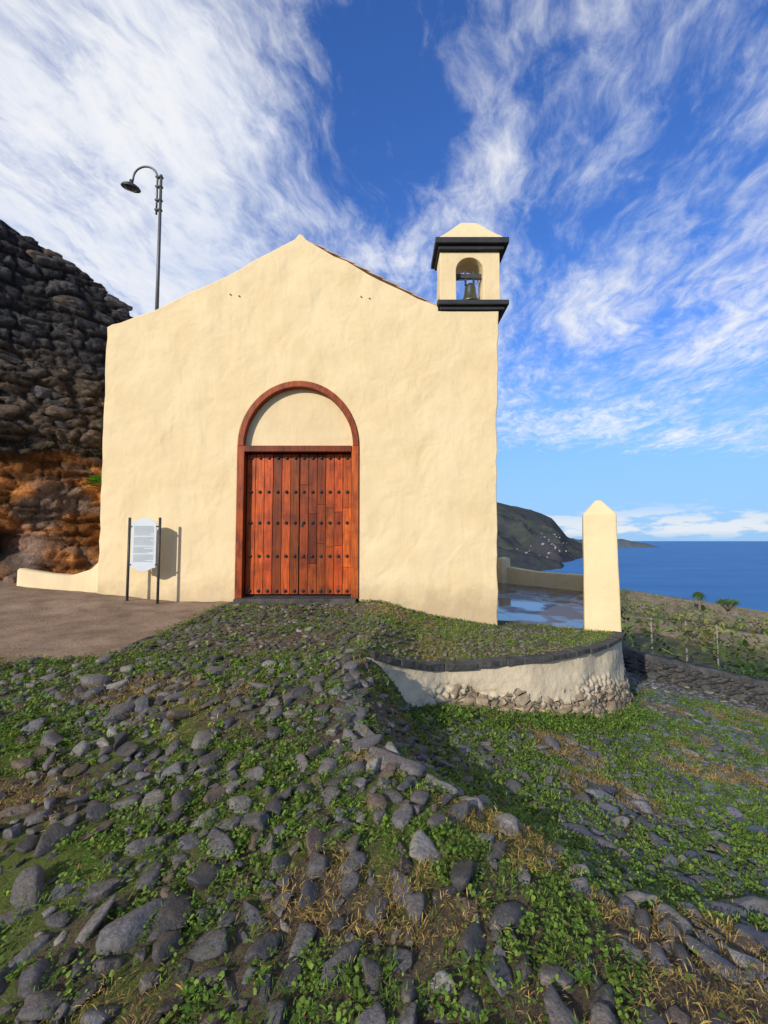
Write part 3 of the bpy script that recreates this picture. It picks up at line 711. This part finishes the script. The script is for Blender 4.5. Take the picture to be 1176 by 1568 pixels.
# ---------------------------------------------------------------- cliff
cl_=[(-24,2.0),(-15,2.6),(-10.4,4.6),(-8.95,6.4),(-7.0,8.3),(-5.45,9.7),(-5.2,10.8),(-5.2,20)]
def along(s):
    for i in range(len(cl_)-1):
        a=Vector(cl_[i]); b_=Vector(cl_[i+1]); L=(b_-a).length
        if s<=L or i==len(cl_)-2:
            d=(b_-a)/L; return a+d*s,Vector((d.y,-d.x))
        s-=L
tot=sum((Vector(cl_[i+1])-Vector(cl_[i])).length for i in range(len(cl_)-1))
def hsh(a,b): 
    v=math.sin(a*127.1+b*311.7)*43758.5453; return v-math.floor(v)
def cliffd(p,z_):
    q=Vector((p.x,p.y,z_))
    wq=mn.noise(q*1.3)*.35
    low=1-float(ss(3.15,3.35,z_+.4*mn.noise(q*.9)))
    v1=mn.voronoi(Vector((p.x*2.2+.3*z_+wq,p.y*2.2,z_*3.9+wq)))[0]; ev=min(v1[1]-v1[0],.22)/.22
    v2=mn.voronoi(Vector((p.x*5,p.y*5,z_*7.5)))[0]; e2=min(v2[1]-v2[0],.3)/.3
    fb=mn.fractal(Vector((p.x*.8,p.y*.8,z_*1.6)),1,2,4)
    # rough coursed masonry in the upper part, broken up by irregular joints
    sc=(p.y*.75+p.x*.66)+.14*mn.noise(q*3.1); zr=(z_+.24*mn.noise(q*1.4)+.05*mn.noise(q*4)+.05*sc)/.29; ri=math.floor(zr); wb=.28+.30*hsh(ri,3)
    bx_=sc/wb+hsh(ri,1)*7+.5*mn.noise(Vector((ri*3.3,sc*2,0))); bi=math.floor(bx_); fx_=bx_-bi; fz_=zr-ri
    ed_=min(min(fx_,1-fx_)*wb,min(fz_,1-fz_)*.29)/.06; em=min(1,max(0,ed_)); em=em*em*(3-2*em); hb=hsh(ri+.5,bi)
    em=em*(.45+.55*ev)
    mz=float(ss(4.7,5.3,z_+.6*mn.noise(q*.6)))
    e=ev*(1-mz)+em*mz
    up=(.11*ev+.04*e2+.14*fb+.04*math.sin(z_*7+2*fb))*(1-mz)+(.10*em*(.3+1.0*hb)+.035*e2+.09*fb)*mz
    zl=z_*2.6+fb*1.6; v3=mn.voronoi(Vector((p.x*1.5+p.y*1.5,zl*.8,wq*3)))[0]; e3=min(v3[1]-v3[0],.10)/.10
    strat=(zl%1.0); sh=.09*(1-abs(strat-.55)*1.6)
    lo=.12*fb+sh+.08*mn.fractal(q*2.5,1,2,4)-.20+.06*e3
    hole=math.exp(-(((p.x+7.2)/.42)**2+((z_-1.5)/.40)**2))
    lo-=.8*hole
    return up*(1-low)+lo*low-.10*(z_-3),low,e,e2,fb,hole,e3,strat,hb*mz+.5*(1-mz)
V=[];cc=[]; ns=int(tot/.045); nz=175
TOP=lambda s,p:np.interp(p.y,[0,5,8.2,9.0,9.7,10.8,20],[8.7,8.3,7.75,7.35,6.75,6.4,6.2])
for i in range(ns+1):
    s=tot*i/ns; p,nn=along(s); tp=float(TOP(s,p))+.07*mn.noise(Vector((s*2.2,0,0)))
    for k in range(nz):
        z_=.2+(tp-.2)*k/(nz-1); d,low,e,e2,fb,hole,e3,strat,hb=cliffd(p,z_)
        V.append((p.x+nn.x*d,p.y+nn.y*d,z_))
        g=np.array([.080,.080,.084])*(.22+.9*e*(.5+.55*e2))*(.35+1.2*hb); br=np.array([.22,.155,.095])
        tmid=float(ss(5.6,4.4,z_+.6*fb)); up_=g*(1-tmid*.6)+br*tmid*.6*(.35+.7*e2*e)
        og=np.array([.54,.22,.058])*(.35+.8*float(ss(.2,.7,.5+mn.noise(Vector((p.x*1.6,p.y*1.6,z_*4))))))
        gr=np.array([.23,.165,.12]); tg=float(ss(.48,.64,.5+.5*mn.noise(Vector((p.x*1.2,p.y*1.2+7,z_*2)))+.10*(strat-.5)))
        lo=(og*(1-tg)+gr*tg)*(.5+.5*e3)*(.6+.4*min(1,strat*3))
        if z_<2.0: 
            pk=math.exp(-(((p.x+6.65)/.22)**2+((z_-1.5)/.35)**2)); lo=lo*(1-pk*.7)+np.array([.40,.31,.27])*pk*.7
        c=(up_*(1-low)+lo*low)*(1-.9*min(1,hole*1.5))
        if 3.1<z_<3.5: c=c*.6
        cc.append((*c,1))
    for (o,h_) in ((-.5,.05),(-4,.3),(-30,3)):
        V.append((p.x+nn.x*(o-.4),p.y+nn.y*(o-.4),tp+h_)); cc.append((.07,.065,.05,1))
rowsn=nz+3; I=np.arange((ns+1)*rowsn).reshape(ns+1,rowsn); F=np.stack([I[:-1,:-1],I[1:,:-1],I[1:,1:],I[:-1,1:]],-1).reshape(-1,4)
cliff=empty('rock_cliff')
npmesh('rock_face',V,F,M_rock,True,cc,cliff)
C=[];D=[];Yw=[];cs=[]
for k in range(420):
    s=random.uniform(8,tot-8); p,nn=along(s); tp=float(TOP(s,p))
    z_=random.uniform(3.5,5.3) if random.random()<.7 else random.uniform(5.3,tp-.1)
    if random.random()<.2: z_=tp+random.uniform(-.10,-.02)
    d=cliffd(p,z_)[0]; sz_=random.uniform(.07,.18)
    C.append((p.x+nn.x*(d-.045),p.y+nn.y*(d-.045),z_)); D.append((sz_*.6,sz_*1.35,sz_*.75)); Yw.append(math.atan2(nn.y,nn.x))
    b0=random.uniform(.5,1.9); cs.append((.075*b0,.076*b0,.080*b0,0) if random.random()<.7 else (.17,.13,.10,0))
stones('cliff_boulders',C,D,Yw,cs,3,.12,M_rock,cliff,facet=1.0)
C=[];D=[];cs=[]
for k in range(60):
    s=random.uniform(9,tot-9.5); p,nn=along(s); o=random.uniform(-.1,.45); xx=p.x+nn.x*o; yv=p.y+nn.y*o; sz_=random.uniform(.06,.24)
    C.append((xx,yv,float(Hh(np.array([xx]),np.array([yv]))[0])+sz_*.3)); D.append((sz_,sz_*1.2,sz_*.8)); cs.append((*(np.array([.24,.17,.13])*random.uniform(.5,1.3)),0))
stones('fallen_rocks',C,D,rng.uniform(0,6,60),cs,3,.3,M_rock,cliff)
n=90
pa,na=along(sum((Vector(cl_[i+1])-Vector(cl_[i])).length for i in range(4))+1.55); da=cliffd(pa,2.85)[0]+.05
B0=np.repeat(np.array([[pa.x+na.x*da,pa.y+na.y*da,2.80]]),n,0)+rng.normal(0,.03,(n,3))
c=np.tile(np.array([[.20,.40,.04,1]]),(n,1)); c[:,:3]*=rng.uniform(.6,1.3,(n,1))
leaves('wild_agave',B0,rng.uniform(.16,.30,n),np.full(n,.04),rng.uniform(-.3,1.4,n),c)
n=1400; ss_=rng.uniform(9,tot-9.3,n); B=[]
for s in ss_:
    p,nn=along(s); z_=3.4+random.gauss(0,.10)+.2*mn.noise(Vector((s*1.5,0,0))); d=cliffd(p,z_)[0]+.02; B.append((p.x+nn.x*d,p.y+nn.y*d,z_))
c=np.tile(np.array([[.20,.16,.08,1]]),(n,1)); c[:,:3]*=rng.uniform(.4,1.2,(n,1)); gsel=rng.random(n)<.25; c[gsel,:3]=(.10,.17,.03)
leaves('ledge_brush',np.array(B),rng.uniform(.06,.16,n),np.full(n,.014),rng.uniform(-.6,1.4,n),c)
# ---------------------------------------------------------------- street lamp
sl=empty('street_lamp'); px,py=-5.53,10.8
bm=bmesh.new(); addtube(bm,[(px,py,6.2),(px,py,8.6),(px,py,10.66)],[.045,.04,.032],12); bmobj('pole',bm,M_steel,sl,True)
bm=bmesh.new(); ax_=px-.09; arcp=[(ax_,py,9.64),(ax_,py,10.2)]+[(ax_-.30+.30*math.cos(a),py,10.58+.30*math.sin(a)) for a in np.linspace(0,math.pi*.98,16)]+[(ax_-.62,py,10.45)]
addtube(bm,arcp,.024,10)
for z_ in (9.75,10.0,10.35,10.6): addbox(bm,ax_-.035,px+.045,py-.04,py+.04,z_-.018,z_+.018)
bmobj('gooseneck_arm',bm,M_steel,sl,True)
bm=bmesh.new(); prof=[(.001,.17),(.04,.165),(.05,.09),(.12,.07),(.19,.03),(.225,-.02),(.215,-.035),(.19,-.03),(.001,-.01)]
hx=ax_-.64
lathe(bm,prof,0,0,24)
Rm=Matrix.Translation((hx,py-.02,10.33))@Matrix.Rotation(math.radians(14),4,'X')@Matrix.Rotation(math.radians(10),4,'Y')
bm.transform(Rm); bmobj('lamp_head',bm,M_iron,sl,True)
M_glass=simple('lamp_glass',(.10,.11,.11),(.16,.16,.15),8,.2,.1,.002,.5)
bm=bmesh.new(); lathe(bm,[(.001,-.09),(.08,-.075),(.14,-.03)],0,0,20); bm.transform(Rm); bmobj('lamp_lens',bm,M_glass,sl,True)
# ---------------------------------------------------------------- info sign
sg=empty('information_sign'); sy=7.70; sg.location=(-.07,0,0)
bm=bmesh.new()
for xx in (-4.215,-3.705): addtube(bm,[(xx,sy,.45),(xx,sy,1.99)],.022,10)
for z_ in (1.2,1.84):
    addbox(bm,-4.2,-4.165,sy-.012,sy+.012,z_-.012,z_+.012); addbox(bm,-3.765,-3.72,sy-.012,sy+.012,z_-.012,z_+.012)
bmobj('posts',bm,M_iron,sg,True)
M_board=simple('sign_board',(.50,.55,.58),(.58,.62,.64),3,.35,.05,.001,.5)
pts_=[(-4.175,1.15),(-4.12,1.14)]+[(-4.12+.31*f,1.14-.06*math.sin(f*math.pi)) for f in np.linspace(.1,.9,9)]+[(-3.81,1.14),(-3.755,1.15),(-3.755,1.90),(-3.81,1.93)]+[(-3.81-.31*f,1.93+.055*math.sin(f*math.pi)) for f in np.linspace(.1,.9,9)]+[(-4.12,1.93),(-4.175,1.90)]
curve2d('board',[pts_],sy-.008,sy+.008,M_board,sg,.003)
M_ink=simple('printed_ink',(.14,.16,.17),(.2,.22,.23),9,.7,.1,.001)
bm=bmesh.new(); z_=1.84
while z_>1.24:
    if random.random()<.86:
        xx=-4.13; xe=-3.80-(random.uniform(0,.16) if random.random()<.3 else 0)
        while xx<xe:
            l_=random.uniform(.012,.045); e=min(xx+l_,xe); addbox(bm,xx,e,sy-.0105,sy-.0085,z_,z_+.0075); xx=e+.008
    z_-=.0185
bmobj('printed_text',bm,M_ink,sg)
# ---------------------------------------------------------------- plantation & far field
B=[];Ls=[];Ws=[];Up=[];cs=[]
for yy in np.arange(13,260,2.6):
    for xx in np.arange(yy*.33,yy*1.15+4,2.0):
        x_=xx+random.uniform(-.5,.5); y_=yy+random.uniform(-.35,.35)
        if y_-float(walline(x_))<2.6 or (60*x_+29*y_)/66.6>228: continue
        f=fbm(np.array([x_*.035]),np.array([y_*.035]),3)[0]
        if f>.60 or (f>.5 and random.random()<.6): continue
        g=float(Hh(np.array([x_]),np.array([y_]))[0]); nearp=y_<50; hh=random.uniform(1.2,2.2) if nearp else random.uniform(.8,1.8); yel=random.random()*.7+(.6 if f>.48 else 0)
        m_=46 if nearp else 14; bt_=random.uniform(.6,1.5)
        for k in range(m_):
            v_=random.uniform(.1,1); B.append((x_+random.uniform(-.55,.55),y_+random.uniform(-.45,.45),g+hh*v_)); Ls.append(random.uniform(.25,.7)); Ws.append(random.uniform(.07,.2)); Up.append(random.uniform(-.3,1.2))
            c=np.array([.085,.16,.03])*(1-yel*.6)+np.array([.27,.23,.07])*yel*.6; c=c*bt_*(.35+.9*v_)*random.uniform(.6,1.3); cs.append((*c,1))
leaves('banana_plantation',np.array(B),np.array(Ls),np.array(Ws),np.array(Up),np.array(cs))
# dry-stone terrace walls between the plots
bm=bmesh.new()
for (y0,x0,x1,hh) in ((34,17,42,1.1),(58,30,62,1.3),(95,50,90,1.6),(140,75,120,1.8)):
    prev=None
    for k in range(31):
        xx=x0+(x1-x0)*k/30; yv=y0-(xx-x0)*.12; g=float(Hh(np.array([xx]),np.array([yv]))[0])
        r_=[bm.verts.new(q) for q in ((xx,yv,g-1),(xx,yv,g+hh+.1*mn.noise(Vector((xx,yv,0)))),(xx,yv+.6,g+hh),(xx,yv+.6,g-1))]
        if prev:
            for q in range(3): bm.faces.new((prev[q],r_[q],r_[q+1],prev[q+1]))
        prev=r_
bmobj('plot_walls',bm,simple('plot_wall_stone',(.10,.085,.07),(.22,.18,.14),.8,.9,.8,.1,.1))
B=[];cs=[];Ls=[]
for (bx_,by_,r_,zc_) in ((9.0,12.1,.75,-2.25),(9.9,11.9,.95,-2.15),(10.9,11.6,1.0,-2.15),(11.9,11.4,1.1,-2.15),(7.6,12.4,.5,-2.2)):
    for k in range(2600):
        v=Vector((random.gauss(0,1),random.gauss(0,1),random.gauss(0,1))).normalized(); rr=r_*(.75+.35*mn.noise(v*2.2+Vector((bx_,0,0))))*random.uniform(.7,1.05)
        B.append((bx_+v.x*rr,by_+v.y*rr,zc_+v.z*rr*.8)); Ls.append(random.uniform(.05,.12)); cs.append((*(np.array([.05,.11,.025])*random.uniform(.4,1.6)),1))
Ls=np.array(Ls); leaves('roadside_bushes',np.array(B),Ls,Ls*.45,rng.uniform(-.5,1.4,len(Ls)),np.array(cs))
bm=bmesh.new()
M_post=simple('weathered_post',(.2,.18,.15),(.3,.28,.24),5,.8,.2,.01)
pr=None
for k in range(3):
    xx=10.5+k*2.0; yv=18.2+k*1.0; g=float(Hh(np.array([xx]),np.array([yv]))[0]); addtube(bm,[(xx,yv,g-.2),(xx,yv,g+2.0)],.03,6)
    if pr: addtube(bm,[pr,(xx,yv,g+1.95)],.010,4)
    pr=(xx,yv,g+1.95)
bmobj('plantation_trellis',bm,M_post)
M_trunk=simple('palm_trunk',(.12,.09,.06),(.2,.15,.1),4,.9,.4,.02)
def palm(xx,yv,h_,rad,nm,kind):
    e=empty(nm); g=float(Hh(np.array([xx]),np.array([yv]))[0])
    bm=bmesh.new(); addtube(bm,[(xx,yv,g-1),(xx+.15,yv,g+h_*.5),(xx,yv,g+h_)],[.32,.22,.18],8)
    if kind: 
        for k in range(7):
            a=k*.9; addtube(bm,[(xx,yv,g+h_*.6),(xx+math.cos(a)*rad*.4,yv+math.sin(a)*rad*.4,g+h_*.85),(xx+math.cos(a)*rad*.7,yv+math.sin(a)*rad*.7,g+h_)],[.15,.12,.08],6)
    bmobj('trunk',bm,M_trunk,e,True)
    n=700; a=rng.uniform(0,6.283,n); q=rng.random(n)
    if kind: B=np.stack([xx+np.cos(a)*rad*np.sqrt(q),yv+np.sin(a)*rad*np.sqrt(q),g+h_+rng.uniform(-.1,.8,n)*(1-q*.6)],1); up_=rng.uniform(.2,1.4,n)
    else:
        kf=rng.integers(0,26,n); a=kf*.97; el=(kf%5)*.35-.3; B=np.stack([xx+np.cos(a)*rad*q*np.cos(el),yv+np.sin(a)*rad*q*np.cos(el),g+h_+rad*q*np.sin(el)+.5*q-1.3*q*q],1); up_=rng.uniform(-.9,.5,n)
    c=np.tile(np.array([[.11,.18,.04,1]]),(n,1)); c[:,:3]*=rng.uniform(.5,1.5,(n,1))
    leaves('crown',B,np.full(n,.7),np.full(n,.10),up_,c,e)
palm(60,88,3.6,1.0,'palm_tree',0); palm(59.5,80,2.6,1.6,'dragon_tree',1)
# ---------------------------------------------------------------- hills
def hillmat(name,c1,c2,c3,sc):
    m,t,b,co=newmat(name); n1=t.noise(co,sc,7,.65); n2=t.noise(co,sc*7,5,.7)
    c=t.mix(t.ramp(n1,.38,.62),c1,c2); c=t.mix(t.ramp(n2,.45,.7),c,c3); t.con(c,b.inputs['Base Color']); b.inputs['Roughness'].default_value=1; b.inputs['Specular IOR Level'].default_value=0
    return m
M_hill=hillmat('hillside',(.055,.054,.062),(.07,.082,.062),(.035,.045,.06),.008)  # slope colours carry a painted bluish haze tint
U=np.linspace(-.6,.50,240); T=np.linspace(0,1.25,90)
hr=np.interp(U,[-.6,-.1,.1,.25,.30,.34,.368,.385,.40,.43,.50],[420,380,300,190,162,138,110,66,22,-10,-64])
yfoot=np.interp(U,[-.6,.30,.385,.41,.45,.5],[820,840,960,1350,1750,2150])
Ug,Tg=np.meshgrid(U,T); hg=np.interp(Ug,U,hr); yf_=np.interp(Ug,U,yfoot); yr=2250+0*Ug
Yh=yf_+(yr-yf_)*Tg; Xh=Ug*Yh
prof_=np.where(Tg<1,.35*Tg+.65*Tg**2.2,1-(Tg-1)*1.5)
nz_=(fbm(Xh*.004,Yh*.004,5)-.5); ridg=np.abs(fbm(Xh*.009+4,Yh*.003,4)-.5)
Zh=-64+(hg+64)*prof_+(nz_*100-ridg*130+18)*np.clip(Tg*3,0,1)*np.clip((1.05-Tg)*2.2,.16,1)*np.clip((hg+64)/120,0,1)
I=np.arange(Ug.size).reshape(Ug.shape); F=np.stack([I[:-1,:-1],I[:-1,1:],I[1:,1:],I[1:,:-1]],-1).reshape(-1,4)
npmesh('coastal_hills',np.stack([Xh,Yh,Zh],-1),F,M_hill,True)
M_house=simple('village_render',(.22,.20,.18),(.34,.31,.28),.05,.9,.1,.1)
bm=bmesh.new()
for k in range(50):
    u_=np.clip(random.gauss(.365,.035),.26,.42) ; t_=random.uniform(.30,.62)
    i_=int(np.searchsorted(U,u_)); j_=int(np.searchsorted(T,t_)); X_,Y_,Z_=Xh[j_,i_],Yh[j_,i_],Zh[j_,i_]
    s_=random.uniform(1.5,3.2); X_+=random.uniform(-4,4); addbox(bm,X_-s_,X_+s_*random.uniform(.4,1.4),Y_-s_,Y_+s_,Z_-4,Z_+random.uniform(1.5,2.6))
bmobj('hillside_village',bm,M_house)
M_hill2=hillmat('far_headland',(.07,.10,.12),(.11,.12,.12),(.08,.10,.12),.003)
xs=np.linspace(1750,2620,120); ys=np.linspace(4250,4900,12); Xg,Yg=np.meshgrid(xs,ys)
top=np.interp(xs,[1750,1900,2080,2200,2300,2400,2540,2620],[24,8,10,22,14,-8,-34,-66]); q=np.clip((Yg-4250)/120,0,1)**.6
Zg=-66+(np.interp(Xg,xs,top)+66)*q*(.85+.3*fbm(Xg*.02,Yg*.02,4))
I=np.arange(Xg.size).reshape(Xg.shape); F=np.stack([I[:-1,:-1],I[:-1,1:],I[1:,1:],I[1:,:-1]],-1).reshape(-1,4)
npmesh('far_headland',np.stack([Xg,Yg,Zg],-1),F,M_hill2,True)
# ---------------------------------------------------------------- light
EL=23; sdir=Vector((-.57,-.82,0)).normalized()
sd=Vector((sdir.x*math.cos(math.radians(EL)),sdir.y*math.cos(math.radians(EL)),math.sin(math.radians(EL))))
L=bpy.data.lights.new('sun','SUN'); L.energy=4.3; L.angle=math.radians(.6); L.color=(1,.93,.82)
lo=bpy.data.objects.new('sun',L); lo.rotation_euler=sd.to_track_quat('Z','Y').to_euler(); COL.objects.link(lo)
W=bpy.data.worlds.new('World'); scene.world=W; W.use_nodes=True; t=NT(W.node_tree); bg=t.n['Background']
sky=t.a('ShaderNodeTexSky'); sky.sky_type='NISHITA'; sky.sun_disc=False; sky.sun_elevation=math.radians(EL); sky.sun_rotation=math.atan2(sdir.x,sdir.y)%(2*math.pi)
sky.ozone_density=2; sky.air_density=1.0; sky.dust_density=.3
base=t.mix(1.0,sky.outputs[0],(.65,1.15,2.10),'MULTIPLY')
gen=t.a('ShaderNodeTexCoord').outputs['Generated']; sx=t.a('ShaderNodeSeparateXYZ'); t.con(gen,sx.inputs[0])
base=t.mix(t.math('MULTIPLY',t.ramp(sx.outputs[2],.45,.0,True),.9),base,(3.2,5.6,8.9))
zc=t.math('ADD',t.math('MAXIMUM',sx.outputs[2],0.0),.03)
cb=t.a('ShaderNodeCombineXYZ'); PX=t.math('DIVIDE',sx.outputs[0],zc); PY=t.math('DIVIDE',sx.outputs[1],zc); t.con(PX,cb.inputs[0]); t.con(PY,cb.inputs[1])
P=cb.outputs[0]
wn=t.a('ShaderNodeTexNoise'); wn.inputs['Scale'].default_value=1.7; wn.inputs['Detail'].default_value=3; t.con(P,wn.inputs['Vector'])
vm=t.a('ShaderNodeVectorMath',operation='MULTIPLY_ADD'); t.con(wn.outputs['Color'],vm.inputs[0]); vm.inputs[1].default_value=(.32,.32,0); t.con(P,vm.inputs[2]); PW=vm.outputs[0]
sw=t.a('ShaderNodeSeparateXYZ'); t.con(PW,sw.inputs[0]); WX=t.math('SUBTRACT',sw.outputs[0],.16)
R1=t.mapping(PW,(1,1,1),(0,0,math.radians(14)))
n_st=t.noise(t.mapping(R1,(2.4,1.0,1),loc=(3.1,1.7,0)),1.7,8,.60,.15)
n_fine=t.noise(t.mapping(R1,(7.5,3.4,1),loc=(1.1,5.7,0)),2.2,8,.66,.2)
n_big=t.noise(t.mapping(P,(1,.8,1),loc=(7.3,2.2,0)),1.3,3,.5)
cov_left=t.math('MULTIPLY',t.ramp(WX,.15,-.70,True),.17)
cov_mid=t.math('MULTIPLY',t.ramp(t.math('ABSOLUTE',t.math('SUBTRACT',PY,1.75)),.85,.1,True),.045)
cov_right=t.math('MULTIPLY',t.ramp(PX,.25,.8,True),.035)
dx=t.math('SUBTRACT',PX,.04); dy=t.math('MULTIPLY',t.math('SUBTRACT',PY,.95),.5)
rad=t.math('SQRT',t.math('ADD',t.math('MULTIPLY',dx,dx),t.math('MULTIPLY',dy,dy)))
cov_hole=t.math('MULTIPLY',t.ramp(rad,.30,.03,True),-.13)
cov_far=t.math('MULTIPLY',t.ramp(PY,3.8,5.6,True),-.4)
d=t.math('ADD',t.math('MULTIPLY',n_st,.55),t.math('MULTIPLY',n_fine,.34)); d=t.math('ADD',d,t.math('MULTIPLY',n_big,.24))
for c in (cov_left,cov_mid,cov_right,cov_hole,cov_far): d=t.math('ADD',d,c)
cl1=t.ramp(d,.50,.80,True)
azel=t.mapping(gen,(7,7,30)); nc=t.noise(azel,1.6,7,.6)
band=t.math('MULTIPLY',t.ramp(sx.outputs[2],.0,.018),t.ramp(sx.outputs[2],.085,.025,True))
cl2=t.math('MULTIPLY',t.ramp(t.math('ADD',nc,t.math('MULTIPLY',band,.15)),.54,.66,True),band)
ccol=t.mix(t.ramp(t.math('ADD',n_big,t.math('MULTIPLY',n_fine,.5)),.6,.9),(6.6,7.4,9.1),(9.4,9.5,9.7))
skyc=t.mix(t.math('MULTIPLY',cl1,.93),base,ccol)
skyc=t.mix(t.math('MULTIPLY',cl2,.85),skyc,(8.6,8.8,9.1))
t.con(skyc,bg.inputs['Color']); bg.inputs['Strength'].default_value=.1
# ---------------------------------------------------------------- camera
cam=bpy.data.cameras.new('camera'); co_=bpy.data.objects.new('camera',cam); COL.objects.link(co_)
cam.sensor_fit='VERTICAL'; cam.sensor_height=24; cam.lens=24*700/1568; cam.clip_start=.05; cam.clip_end=200000
co_.location=(0,0,1.6); co_.rotation_euler=(math.radians(93.6),0,0); scene.camera=co_
scene.view_settings.view_transform='Standard'; scene.view_settings.look='None'; scene.view_settings.exposure=0
print('stones',N,'clusters',len(gx))
